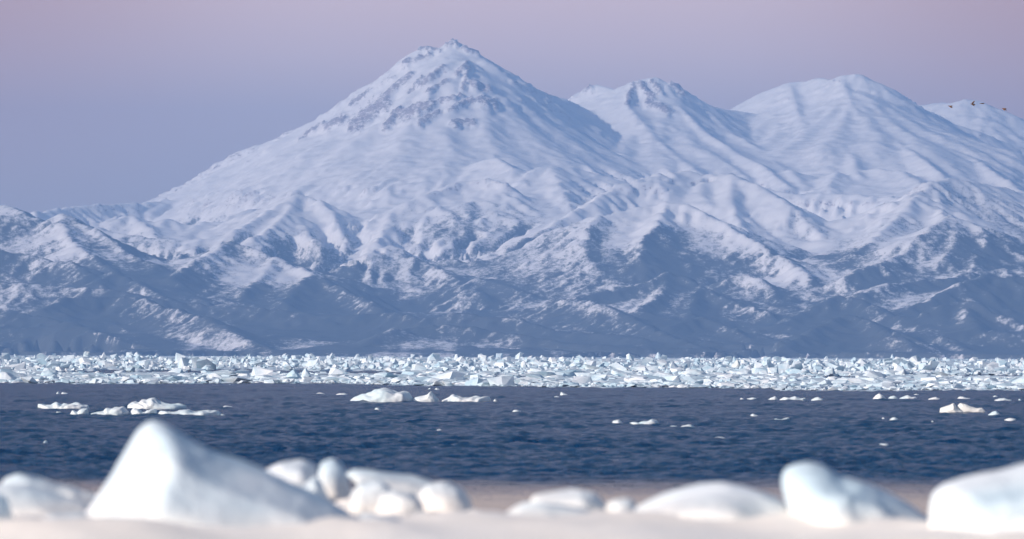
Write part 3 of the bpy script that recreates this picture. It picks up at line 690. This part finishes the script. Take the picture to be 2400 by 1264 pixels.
# floes drifting in the open water: outline of the top edge, waterline py, label
def floe(top, base_py, label, dirty=False, deep=None, k=0):
    pmid = sum(p[0] for p in top) / len(top)
    s = sea(pmid, base_py)
    wpx = top[-1][0] - top[0][0]
    ppm = F / s.y
    w = wpx / ppm
    dep = 0.3 * 3
    ol = [(top[0][0], base_py + 2.5)] + list(top) + [(top[-1][0], base_py + 2.5)]
    T = deep or max(0.35, min(w * 0.42, 3.0))
    D = s.y + T * .8
    vox = max(w / 60, 0.03)
    o = ice_body('ice_floe', ol, D, T, M_DIRTY if dirty else M_FLOE, vox, 2, 0.035 * min(w, 4) * .6, 3.2 / max(w, .6) ** .6, seed=k)
    return tag(o, label, 'ice floe', 'ice floes drifting in the open water')
FL = [
 ([(824,940),(835,932),(850,927),(862,925),(880,915),(895,910),(910,912),(925,918),(932,923),(945,919),(956,921),(964,930),(966,940)], 942, 'largest domed ice floe in the open water, highest of the three in its row'),
 ([(967,940),(972,933),(985,930),(1000,926),(1011,918),(1020,927),(1029,939)], 942, 'ice floe with one sharp tip, directly right of the large domed floe'),
 ([(1037,940),(1050,934),(1062,926),(1075,932),(1090,935),(1105,933),(1118,930),(1128,933),(1146,930),(1151,939)], 942, 'long low bumpy floe right of the sharp tipped floe'),
 ([(1156,940),(1161,935),(1165,940)], 942, 'tiny ice crumb at the right end of the three floe row'),
 ([(88,958),(90,948),(104,952),(120,951),(131,944),(145,950),(150,946),(163,950),(176,945),(184,945),(192,950),(206,952),(208,958)], 959, 'long flat topped floe at far left with bumps along its top'),
 ([(127,972),(134,965),(144,966),(158,971)], 973, 'small rounded floe in front of the long flat topped floe'),
 ([(163,972),(170,962),(182,967),(187,960),(195,957),(205,958),(208,971)], 973, 'chunky twin humped floe touching the right end of the far left floe'),
 ([(214,971),(230,966),(243,965),(250,958),(262,960),(270,955),(290,955),(300,964),(302,971)], 973, 'humped floe left of centre in the lower left row'),
 ([(303,971),(306,963),(312,958),(323,959),(333,967),(345,966),(352,959),(365,958),(368,971)], 973, 'floe with two round knobs below the stacked floe'),
 ([(302,957),(303,950),(318,942),(326,946),(335,939),(346,941),(352,936),(361,933),(368,940),(382,946),(400,949),(420,949),(436,952),(438,957)], 959, 'stacked floe with a stepped peak, rearmost of the lower left cluster'),
 ([(370,972),(376,965),(392,968),(405,968),(420,965),(440,961),(455,967),(470,966),(490,962),(500,966),(511,964),(516,971)], 974, 'long low floe stretching right from the lower left cluster'),
 ([(2203,966),(2205,957),(2214,954),(2226,950),(2235,946),(2243,957),(2252,962),(2260,966)], 968, 'pointed silty white floe, left one of the dirty pair at right'),
 ([(2242,952),(2250,945),(2262,947),(2275,953),(2290,957),(2302,956),(2308,962),(2312,967),(2250,967)], 968, 'silty floe streaked with brown dirt, right one of the dirty pair'),
 ([(2316,972),(2325,966),(2334,963),(2342,969),(2343,972)], 973, 'small white floe just right of the dirty pair'),
 ([(1433,993),(1438,986),(1450,984),(1458,990),(1459,993)], 994, 'small round floe left of the low middle floe with a raised end'),
 ([(1471,995),(1482,989),(1495,993),(1508,988),(1518,988),(1528,983),(1538,986),(1546,994)], 996, 'low middle floe with a raised right end'),
 ([(1566,1001),(1575,998),(1586,999),(1590,1001)], 1002, 'thin flat floe fragment right of the low middle floe'),
 ([(1592,1002),(1602,998),(1612,995),(1622,997),(1629,1001)], 1003, 'bumpy small floe ending the middle row on the right'),
 ([(1800,938),(1806,933),(1816,929),(1822,933),(1823,938)], 939, 'small humped floe leading the row right of centre'),
 ([(1827,938),(1836,932),(1850,934),(1862,930),(1875,935),(1886,933),(1887,938)], 939, 'low bumpy floe right of the small humped one'),
 ([(1901,938),(1910,933),(1918,931),(1928,935),(1930,938)], 939, 'lone grey white floe with a low ridge right of the bumpy row'),
 ([(2046,935),(2052,928),(2060,923),(2068,926),(2073,933),(2078,935)], 936, 'round headed floe at the left of the upper right trio'),
 ([(2080,935),(2088,929),(2096,928),(2104,934)], 936, 'middle small floe of the upper right trio'),
 ([(2108,935),(2116,931),(2126,927),(2136,931),(2147,931),(2148,935)], 936, 'right floe of the upper right trio'),
 ([(2176,936),(2184,933),(2194,931),(2203,935)], 937, 'thin floe right of the upper right trio'),
 ([(2244,934),(2249,930),(2256,930),(2264,933),(2273,934)], 935, 'thin floe above the dirty pair'),
 ([(2330,939),(2340,935),(2352,934),(2363,937),(2372,939)], 940, 'low floe near the right picture edge under the pack ice'),
 ([(2384,939),(2389,935),(2394,939)], 940, 'ice crumb nearest the right picture edge'),
 ([(1733,936),(1738,933),(1744,936)], 937, 'tiny ice lump left of the small humped floe'),
 ([(1749,936),(1756,934),(1764,932),(1780,936)], 937, 'tiny low fragment just left of the small humped floe'),
 ([(740,924),(746,921),(754,921),(761,924)], 925, 'small thin floe left of the domed floe, left of two'),
 ([(788,925),(797,922),(808,922),(816,925)], 926, 'small thin floe left of the domed floe, right of two'),
 ([(132,922),(136,918),(140,922)], 923, 'tiny ice dot above the far left floe, left of two'),
 ([(143,922),(147,919),(152,921),(159,922)], 923, 'tiny ice dot above the far left floe, right of two'),
 ([(877,961),(882,956),(888,956),(893,961)], 962, 'small white ice lump below the large domed floe'),
 ([(1200,967),(1206,961),(1213,961),(1222,966)], 968, 'lone small ice lump in the middle of the open water'),
 ([(1313,926),(1315,919),(1320,921),(1330,925)], 927, 'small hooked ice fragment beneath the middle of the pack'),
 ([(1292,932),(1304,929),(1317,932)], 933, 'thin flat fragment just below the hooked one'),
 ([(1757,975),(1764,970),(1770,973),(1776,975)], 976, 'small jagged fragment below the small humped floe'),
 ([(1807,985),(1818,982),(1832,984),(1844,980),(1850,979),(1848,985)], 986, 'thin curved floe with a raised right tip'),
 ([(2066,983),(2070,978),(2074,983)], 984, 'tiny upright ice chip lower right'),
 ([(2085,984),(2090,980),(2096,978),(2103,981),(2105,984)], 985, 'small jagged floe right of the tiny upright chip'),
 ([(2181,990),(2185,986),(2190,990)], 991, 'tiny white ice dot below the dirty pair'),
 ([(2355,984),(2366,980),(2380,982),(2382,984)], 985, 'flat thin floe lower right near the picture edge'),
 ([(1670,1028),(1682,1024),(1692,1025),(1700,1028)], 1029, 'flat half sunk floe fragment below the middle row'),
 ([(2058,1043),(2066,1040),(2080,1040),(2083,1043)], 1044, 'small flat floe lowest on the right side'),
 ([(520,955),(528,951),(536,952),(546,955)], 956, 'thin floe right of the lower left cluster'),
 ([(516,973),(521,970),(527,973)], 974, 'ice crumb off the right tip of the lower left cluster'),
 ([(102,1037),(107,1032),(112,1037)], 1038, 'tiny ice chip in dark water above the left shore'),
 ([(944,990),(949,987),(954,990)], 991, 'tiny pale chip below the small white ice lump'),
 ([(1022,1009),(1029,1006),(1036,1009)], 1010, 'tiny flat pale chip above the shore heap'),
 ([(2140,926),(2147,923),(2156,926)], 926.5, 'pale sliver hugging the front of the pack ice at right'),
 ([(2327,930),(2332,927),(2338,930)], 931, 'pale dot hugging the front of the pack ice at right edge'),
 ([(1003,912),(1008,909),(1011,912)], 913, 'pale dot under the pack ice, left of two'),
 ([(1018,913),(1024,909),(1031,913)], 914, 'pale chip under the pack ice, right of two'),
 ([(1704,1089),(1706,1084),(1709,1089)], 1090, 'tiny bright chip in the dark water right of centre'),
]
for k, (top, b, lab) in enumerate(FL):
    floe(top, b, lab, dirty='silty' in lab, k=k + 40)

# ------------------------------------------------------------------ pack ice
def edge_py(px):
    return np.interp(px, [-400, 0, 600, 800, 900, 1200, 1600, 1790, 1830, 2000, 2400, 2800], [898, 900, 901, 900, 904, 908, 911, 912, 917, 918, 916, 916])
def lead_mask(px, py):
    """1 where open water shows inside the pack"""
    n = fbm2(px / 60, py / 5, 3, 44)
    def band(xc, yc, th):
        c = np.interp(px, xc, yc); w = np.interp(px, xc, th)
        return (np.abs(py - c) < w * 1.35 * (1 + 0.6 * n))
    a = band([-50, 120, 250, 420, 620, 800, 960, 1000], [876, 876, 873, 876, 873, 875, 878, 880], [0, 0, 4, 4, 5, 3.5, 4, 0])
    b = band([1120, 1180, 1240, 1290], [882, 884, 884, 882], [0, 2, 2, 0])
    c = band([1880, 1950, 2050, 2150, 2250, 2400, 2600], [888, 887, 887, 882, 883, 884, 884], [0, 3, 3.5, 2, 3, 2.5, 2])
    return a | b | c
# rubble sheet
RP, CP = 220, 620
iv = np.linspace(1 / 470.0, 1 / 9000.0, RP)
yp = 1 / iv
YP = np.repeat(yp[:, None], CP, 1)
XP = np.linspace(-1, 1, CP)[None] * (YP * 0.128 + 10)
PPX, PPY = proj(XP, YP, np.zeros_like(XP))
inpack = smooth01(-1.2, 1.5, edge_py(PPX) + 1.6 * fbm2(PPX / 40, PPY / 6, 3, 33) - PPY)
lead = lead_mask(PPX, PPY)
ZP = 0.18 + 0.20 * ridged2(XP / 4, YP / 12, 3, 71, 0.6) + 0.35 * np.clip(fbm2(XP / 22, YP / 90, 3, 72), -0.2, 1)
far = smooth01(900, 2600, YP)
ZP += far * (0.9 * np.clip(ridged2(XP / 12, YP / 60, 3, 75, 0.7), 0, 2))
ZP *= 0.25 + 0.75 * smooth01(0, 14, edge_py(PPX) - PPY)
ZP = np.where(lead, -0.5, np.maximum(ZP - 0.08, 0.04)) * inpack - 0.7 * (1 - inpack)
o = grid_mesh('brash_ice', XP, YP, ZP, M_RUBBLE)
tag(o, 'broken slush and brash ice between the blocks of the pack', kind='stuff')

rnd = random.Random(11)
def hull_proto(kind, seed):
    rs = np.random.RandomState(seed)
    bm = bmesh.new()
    def hull(pts):
        vs = [bm.verts.new(p) for p in pts]
        r = bmesh.ops.convex_hull(bm, input=vs)
        gi = [e for e in r['geom_interior'] if isinstance(e, bmesh.types.BMVert)]
        bmesh.ops.delete(bm, geom=gi, context='VERTS')
    if kind == 'slab':
        th = rs.uniform(.12, .22); n = 6
        a = np.sort(rs.uniform(0, 6.28, n)); pts = []
        for q in a:
            r = rs.uniform(.4, .58)
            for z in (0, th): pts.append((math.cos(q) * r * rs.uniform(.94, 1), math.sin(q) * r * .8, z))
        M = Matrix.Rotation(rs.uniform(.25, .9), 3, 'Y') @ Matrix.Rotation(rs.uniform(-.5, .5), 3, 'X')
        hull([M @ Vector(p) for p in pts])
    elif kind == 'block':
        pts = [(sx * rs.uniform(.2, .55), sy * rs.uniform(.2, .5), z + rs.uniform(-.22, .16)) for sx in (-1, 1) for sy in (-1, 1) for z in (0, .6)] + [tuple(rs.uniform(-.4, .4, 2)) + (rs.uniform(.2, .85),) for _ in range(3)]
        M = Matrix.Rotation(rs.uniform(-.3, .3), 3, 'Y') @ Matrix.Rotation(rs.uniform(-.3, .3), 3, 'X') @ Matrix.Rotation(rs.uniform(0, 3), 3, 'Z')
        hull([M @ Vector(p) for p in pts])
    elif kind == 'shard':
        pts = [(rs.uniform(-.32, .32), rs.uniform(-.3, .3), 0) for _ in range(6)] + [(rs.uniform(-.25, .2), rs.uniform(-.15, .15), rs.uniform(.6, 1)) for _ in range(2)] + [(rs.uniform(-.3, .3), rs.uniform(-.3, .3), .35) for _ in range(3)]
        hull(pts)
        if rs.rand() < .7:
            d = rs.uniform(.2, .35)
            hull([(p[0] * .7 + d, p[1] * .8, p[2] * .6) for p in pts])
    else:
        for q in range(rs.randint(2, 4)):
            c = rs.uniform(-.28, .28, 2); r = rs.uniform(.2, .38); h = rs.uniform(.25, .6)
            P = rs.normal(size=(20, 3)); P /= np.linalg.norm(P, axis=1)[:, None]
            hull([(c[0] + p[0] * r, c[1] + p[1] * r, max(p[2], -.2) * h + .12) for p in P])
    bmesh.ops.recalc_face_normals(bm, faces=bm.faces)
    bmesh.ops.triangulate(bm, faces=bm.faces)
    # weathered edges: one bevel-like subdivision with slight shrink of the corners
    bmesh.ops.bevel(bm, geom=list(bm.edges), offset=0.022, segments=1, affect='EDGES', clamp_overlap=True)
    bmesh.ops.triangulate(bm, faces=bm.faces)
    me = bpy.data.meshes.new(kind + '_ice'); bm.to_mesh(me); bm.free()
    me.materials.append(M_PACK)
    return me
PROTO = {k: [hull_proto(k, 50 * i + j) for j in range(7)] for i, k in enumerate(('slab', 'block', 'shard', 'lump'))}
# light prototypes for the joined rubble
def small_proto(kind, seed):
    rs = np.random.RandomState(seed); bm = bmesh.new()
    if kind == 0: pts = [(sx * rs.uniform(.3, .5), sy * rs.uniform(.3, .5), z + rs.uniform(-.15, .15)) for sx in (-1, 1) for sy in (-1, 1) for z in (-.1, .6)]
    elif kind == 1: pts = [tuple(rs.uniform(-.5, .5, 2)) + (-.1,) for _ in range(5)] + [tuple(rs.uniform(-.5, .5, 2)) + (rs.uniform(.2, .7),) for _ in range(4)] + [tuple(rs.uniform(-.35, .35, 2)) + (rs.uniform(.5, .85),) for _ in range(3)]
    else:
        P = rs.normal(size=(13, 3)); P /= np.linalg.norm(P, axis=1)[:, None]
        pts = [(p[0] * .48, p[1] * .48, p[2] * .4 + .15) for p in P]
    vs = [bm.verts.new(p) for p in pts]
    r = bmesh.ops.convex_hull(bm, input=vs)
    bmesh.ops.delete(bm, geom=[e for e in r['geom_interior'] if isinstance(e, bmesh.types.BMVert)], context='VERTS')
    bmesh.ops.triangulate(bm, faces=bm.faces); bmesh.ops.recalc_face_normals(bm, faces=bm.faces)
    bm.verts.index_update()
    co = np.array([v.co[:] for v in bm.verts]); tr = np.array([[v.index for v in f.verts] for f in bm.faces]); bm.free()
    return co, tr
SP = [small_proto(1 + k % 2, 900 + k) for k in range(24)]
rs = np.random.RandomState(77)
def scatter(n, d0, d1, hmin, hmax, power=1.0):
    out = []
    while len(out) < n:
        iv_ = rs.uniform(1 / d1, 1 / d0); d = 1 / iv_
        x = rs.uniform(-1, 1) * d * 0.122
        a, b = proj(np.array([x]), np.array([d]), np.array([0.0]))
        if b[0] > edge_py(a[0]) - 1.0 or lead_mask(a, b)[0]: continue
        out.append((x, d, a[0], b[0]))
    return out
# rubble: joined
def pile(x, d):
    return float(2.6 * perlin2(np.array([x / 28.0]), np.array([d / 160.0]), 8)[0] + 0.5) * min(1.0, (d - 800) / 900)
vv, tt, off = [], [], 0
for x, d, a, b in scatter(19000, 480, 4600, 0, 0) + scatter(13000, 540, 1000, 0, 0):
    co, tr = SP[rs.randint(len(SP))]
    near = d < 800
    s = min(d, 2600) * 0.00098 * rs.lognormal(-0.18, 0.62) * (1.15 if near else 1.0)
    s = min(s, 5.0)
    th = rs.uniform(0, 6.28); c_, s_ = math.cos(th), math.sin(th)
    low = 1 - smooth01(800, 1150, d)
    sc = np.array([1, 1, rs.uniform(.45, .95) * (1 - .5 * low)]) * s
    p = co * sc
    p = np.stack([p[:, 0] * c_ - p[:, 1] * s_, p[:, 0] * s_ + p[:, 1] * c_, p[:, 2]], 1) + np.array([x, d, 0.08 + (0 if near else max(0, pile(x, d)) * rs.uniform(0, 1))])
    vv.append(p); tt.append(tr + off); off += len(p)
me = tri_mesh('ice_rubble', np.concatenate(vv), np.concatenate(tt), M_RUBBLE, False)
o = bpy.data.objects.new('ice_rubble', me); COL.objects.link(o)
tag(o, 'countless small broken ice lumps of the drifting pack', kind='stuff')

# notable blocks: traced outlines in the pack
NB = [
 ('ice_slab', [(1366,862),(1368,854),(1400,862),(1432,870),(1430,878),(1410,876),(1385,872)], 1150, 3.0, 'long bright tilted ice slab sliding down to the right, middle of the pack'),
 ('ice_slab', [(1432,880),(1434,866),(1460,872),(1500,880),(1500,886),(1440,886)], 1050, 1.8, 'shorter ice slab lying just right of the long tilted slab'),
 ('ice_block', [(1800,886),(1799,862),(1812,861),(1823,861),(1825,885)], 1000, 0.9, 'bright square upright ice block standing in the right half of the pack'),
 ('ice_block', [(1709,872),(1716,855),(1728,843),(1733,850),(1738,862),(1745,872)], 1250, 1.0, 'pointed white ice pyramid in the pack left of the square block'),
 ('ice_slab', [(1712,886),(1712,870),(1740,865),(1762,868),(1758,886)], 1040, 1.6, 'dark undercut ice slab leaning below the pointed ice pyramid'),
 ('ice_block', [(1842,882),(1841,868),(1850,864),(1868,866),(1882,872),(1884,882)], 1020, 1.1, 'boxy ice block with a shaded right face, right of the square block'),
 ('ice_block', [(1597,886),(1598,876),(1612,868),(1630,866),(1650,872),(1658,882),(1655,888)], 960, 1.6, 'wide domed ice block with smooth top, middle right of the pack'),
 ('ice_block', [(1594,896),(1600,888),(1630,884),(1655,886),(1645,893),(1630,896)], 860, 1.2, 'flat underlying ice plate below the wide domed block'),
 ('ice_slab', [(1509,884),(1509,870),(1530,871),(1553,876),(1556,886)], 1050, 1.4, 'white boxy slab with a clean straight front, left of the upright rounded tooth'),
 ('ice_block', [(1552,888),(1556,874),(1562,865),(1571,867),(1577,880),(1580,888)], 970, .8, 'upright rounded ice tooth in front of the boxy slab'),
 ('ice_block', [(1534,846),(1538,832),(1542,825),(1547,829),(1553,838),(1555,846)], 1900, 1.4, 'dark grey ice pinnacle breaking the skyline of the pack'),
 ('ice_block', [(2093,897),(2098,889),(2112,885),(2130,886),(2148,891),(2160,898)], 880, 1.6, 'long smooth whaleback of ice near the front right of the pack'),
 ('ice_block', [(2367,906),(2372,896),(2385,886),(2398,880),(2430,878),(2450,905)], 870, 1.8, 'large smooth white dome of ice at the right picture edge'),
 ('ice_block', [(2094,883),(2096,874),(2110,870),(2120,865),(2125,872),(2126,883)], 1030, 1.0, 'cream white pointed block standing in the lead at right'),
 ('ice_slab', [(608,886),(608,877),(622,874),(642,875),(655,879),(652,886)], 950, 1.4, 'pale turquoise disc shaped floe with an upright rim'),
 ('ice_block', [(668,893),(673,880),(684,868),(690,866),(700,876),(708,892)], 960, 1.3, 'steep white ice peak beside the dark hollow, left half of the pack'),
 ('ice_block', [(704,892),(708,873),(716,862),(722,868),(728,876),(722,888)], 930, .9, 'dark blue grey hollow ice block right of the steep white peak'),
 ('ice_block', [(822,896),(827,890),(838,882),(848,880),(848,896)], 900, .9, 'fin shaped shaded ice block leaning against a white spike'),
 ('ice_block', [(844,896),(847,880),(850,876),(855,886),(860,896)], 890, .4, 'thin white ice spike at the front of the pack'),
 ('ice_block', [(-20,898),(-10,882),(4,872),(22,873),(38,884),(40,894)], 880, 1.6, 'big rounded translucent ice dome at the left picture edge'),
 ('ice_block', [(48,894),(50,880),(58,877),(66,882),(67,894)], 860, .8, 'cube shaped ice block beside the left edge dome'),
 ('ice_slab', [(90,888),(100,872),(120,868),(134,872),(132,882),(122,888)], 950, 1.2, 'dark sided tilted ice plate right of the cube shaped block'),
 ('ice_block', [(194,842),(196,828),(200,823),(210,825),(211,842)], 1900, 1.2, 'forked ice pillar on the left skyline of the pack'),
 ('ice_block', [(310,846),(314,830),(322,825),(330,830),(344,840),(346,848)], 1900, 2.2, 'shaggy ice hummock with a dark right side on the left skyline'),
 ('ice_block', [(722,842),(726,830),(730,829),(740,834),(746,843)], 1900, 1.2, 'dark sided ice fin on the skyline left of centre'),
 ('ice_block', [(1162,842),(1163,829),(1178,828),(1178,840)], 1900, 1.0, 'small boxy ice block perched on the central skyline'),
 ('ice_block', [(2083,848),(2088,838),(2091,830),(2095,834),(2098,848)], 1900, .9, 'tallest white ice spire on the right skyline'),
 ('ice_block', [(2282,851),(2285,843),(2292,841),(2297,848),(2298,853)], 1800, .9, 'round white ice ball on the right skyline'),
 ('ice_slab', [(1225,888),(1240,880),(1300,874),(1350,870),(1352,884),(1300,890)], 930, 2.2, 'wide low snow covered plate sloping left below the long tilted slab'),
 ('ice_slab', [(1280,902),(1284,894),(1310,893),(1312,904)], 760, 1.0, 'greenish flat ice plate at the front edge, middle of the pack'),
 ('ice_block', [(2170,866),(2178,850),(2196,846),(2206,856),(2206,868)], 1300, 1.4, 'shaded overhanging ice block in the right rear of the pack'),
]
for k, (nm, ol, D, T, lab) in enumerate(NB):
    # stand it on the water at the distance its foot implies
    foot = max(p[1] for p in ol); pm = sum(p[0] for p in ol) / len(ol)
    hz = 835 + (pm - 1200) * 0.00367
    dd = CAM_H * F / max(foot - 2 - hz, 8)
    D2 = min(D, dd) if dd > 500 else D
    D2 = dd
    w = (max(p[0] for p in ol) - min(p[0] for p in ol)) / F * D2
    T2 = max(.5, min(w * .45, 4.0))
    o = ice_body(nm, ol, D2, T2, M_PACK, max(w / 30, .05), 1, .03 * w, 2.5 / w, seed=200 + k)
    tag(o, lab, 'ice slab' if nm == 'ice_slab' else 'ice block')

ZN = [(-1, 300, 'at the far left end'), (300, 600, 'by the turquoise disc'), (600, 900, 'by the steep white peak'), (900, 1200, 'left of centre'), (1200, 1480, 'by the long tilted slab'), (1480, 1700, 'by the domed block'), (1700, 1900, 'by the square block'), (1900, 2150, 'right of the square block'), (2150, 2401, 'at the far right end')]
KN = {'slab': ('tilted ice slab', 'ice slab', 'ice_slab'), 'block': ('angular ice block', 'ice block', 'ice_block'), 'shard': ('jagged ice shard', 'ice shard', 'ice_shard'), 'lump': ('rounded ice lump', 'ice lump', 'ice_lump')}
cand = []
for x, d, a, b in scatter(262, 520, 2900, 0, 0):
    near = d < 820
    kd = rnd.choices(['slab', 'block', 'shard', 'lump'], [2, 1.5, 1.5, 5] if near else [3.4, 1.1, 3.2, 2.3])[0]
    s = (rnd.uniform(1.0, 1.9) if near else rnd.uniform(0.0013, 0.0027) * min(d, 1700))
    if kd == 'lump': s *= .9
    cand.append((x, d, a, b, kd, s))
desc = {}
for x, d, a, b, kd, s in sorted(cand, key=lambda c: c[2]):
    me = rnd.choice(PROTO[kd])
    lab, cat, nm = KN[kd]
    o = bpy.data.objects.new(nm, me); COL.objects.link(o)
    o.location = (x, d, 0.0 if d < 820 else max(0, pile(x, d)) * .6)
    hs = rnd.uniform(.3, .6) if d < 900 else rnd.uniform(.6, 1.05)
    o.scale = (s, s * rnd.uniform(.7, 1), s * hs)
    o.rotation_euler = (rnd.uniform(-.12, .12), rnd.uniform(-.15, .15), rnd.uniform(0, 6.28))
    zone = [z[2] for z in ZN if z[0] <= min(max(a, 0), 2400) < z[1]][0]
    strip = 'front rows' if b > 885 else ('middle rows' if b > 862 else 'rear rows')
    desc.setdefault((lab, cat, strip, zone), []).append(o)
ORD = ['leftmost', 'second from left', 'third from left', 'fourth from left', 'fifth from left', 'sixth from left', 'seventh from left', 'eighth from left', 'ninth from left', 'tenth from left']
for (lab, cat, strip, zone), os_ in desc.items():
    for q, o in enumerate(os_):
        pre = '' if len(os_) == 1 else ((ORD[q] if q < 10 else '%dth from left' % (q + 1)) + (', ' if q else ' '))
        tag(o, f'{pre}{lab} in pack {strip} {zone}', cat, 'ice blocks of the drifting pack')

# ------------------------------------------------------------------ birds
M_BIRD, t_, b_ = mat_new('brown_plumage')
b_.inputs['Roughness'].default_value = .8
nb_ = noise(t_, 9, 4, .6)
cr_ = ramp(t_, [(.35, (.13, .055, .025)), (.7, (.22, .11, .05))]); t_.links.new(nb_.outputs['Fac'], cr_.inputs[0]); t_.links.new(cr_.outputs[0], b_.inputs['Base Color'])
def bird(px, py, D, wing, label, heading=1.35, roll=0.0):
    """body, neck, head, tail and both wings as one continuous skin; wing = (raise of the upper arm, of the hand) per side"""
    me = bpy.data.meshes.new('duck')
    bm = bmesh.new()
    # x forward, y left
    sp = [(-.34, 0, .02, .030), (-.22, 0, .0, .055), (-.05, 0, 0, .085), (.10, 0, .01, .075), (.22, 0, .03, .040), (.31, 0, .045, .034), (.37, 0, .05, .040), (.43, 0, .045, .012)]
    vs = [bm.verts.new(p[:3]) for p in sp]; rad = [(p[3], p[3]) for p in sp]
    for a_, b__ in zip(vs[:-1], vs[1:]): bm.edges.new((a_, b__))
    for sd, (r1, r2) in zip((1, -1), wing):
        root = vs[3]; prev = root
        pts = [(.08, .10, .02), (.06, .27, .02 + .17 * math.sin(r1)), (-.02, .27 + .2 * math.cos(r2), .02 + .17 * math.sin(r1) + .22 * math.sin(r2)), (-.10, .27 + .33 * math.cos(r2), .02 + .17 * math.sin(r1) + .36 * math.sin(r2))]
        for q, (x_, y_, z_) in enumerate(pts):
            v = bm.verts.new((x_, y_ * sd, z_)); bm.edges.new((prev, v)); prev = v
            rad.append([(.07, .02), (.085, .016), (.07, .012), (.02, .006)][q]); vs.append(v)
    bm.to_mesh(me); bm.free()
    o = bpy.data.objects.new('duck', me); COL.objects.link(o)
    md = o.modifiers.new('k', 'SKIN')
    for sv, r in zip(me.skin_vertices[0].data, rad): sv.radius = r
    me.skin_vertices[0].data[2].use_root = True
    sb = o.modifiers.new('b', 'SUBSURF'); sb.levels = 1; sb.render_levels = 1
    m2 = bpy.data.meshes.new_from_object(o.evaluated_get(bpy.context.evaluated_depsgraph_get()))
    n = len(m2.vertices); co = np.empty(n * 3, np.float32); m2.vertices.foreach_get('co', co); co = co.reshape(-1, 3)
    # broaden the wings fore and aft into blades
    wmask = np.clip((np.abs(co[:, 1]) - .1) / .1, 0, 1)
    co[:, 0] = co[:, 0] + wmask * (co[:, 0] - .03) * .9
    m2.vertices.foreach_set('co', co.reshape(-1)); m2.materials.clear(); m2.materials.append(M_BIRD)
    m2.polygons.foreach_set('use_smooth', np.ones(len(m2.polygons), bool)); m2.update()
    o.modifiers.clear(); o.data = m2; bpy.data.meshes.remove(me)
    o.location = at(px, py, D); o.rotation_euler = (roll, 0, heading)
    tag(o, label, 'bird', 'brown birds flying past the mountains')
    return o
R = math.radians
bird(2228, 249, 720, ((R(-5), R(-55)), (R(0), R(-50))), 'leftmost flying brown bird with drooped wings', R(180 - 15))
bird(2281, 245, 660, ((R(50), R(60)), (R(-10), R(-30))), 'largest brown bird with one wing raised over the far right peak', R(175))
bird(2302, 243, 720, ((R(5), R(3)), (R(3), R(4))), 'brown bird seen edge on as a thin dash beside the largest bird', R(182))
bird(2354, 255, 720, ((R(0), R(-65)), (R(5), R(-60))), 'rightmost brown bird with both wings pushed down', R(180 - 25))

# ------------------------------------------------------------------ haze
bm = bmesh.new()
bmesh.ops.create_cube(bm, size=1)
me = bpy.data.meshes.new('haze'); bm.to_mesh(me); bm.free()
hz = bpy.data.objects.new('haze', me); COL.objects.link(hz)
hz.scale = (66000, 36000, 1780); hz.location = (0, 17000, 1780 / 2 - 3.5)
hm = bpy.data.materials.new('haze_air'); hm.use_nodes = True
hn = hm.node_tree; hn.nodes.clear()
ho = hn.nodes.new('ShaderNodeOutputMaterial'); pv = hn.nodes.new('ShaderNodeVolumePrincipled')
pv.inputs['Color'].default_value = (0.24, 0.43, 0.78, 1)
pv.inputs['Density'].default_value = 5.2e-5
pv.inputs['Anisotropy'].default_value = 0.0
hn.links.new(pv.outputs[0], ho.inputs['Volume'])
hz.data.materials.append(hm)
tag(hz, 'thin blue air between the shore and the far mountains', kind='stuff')
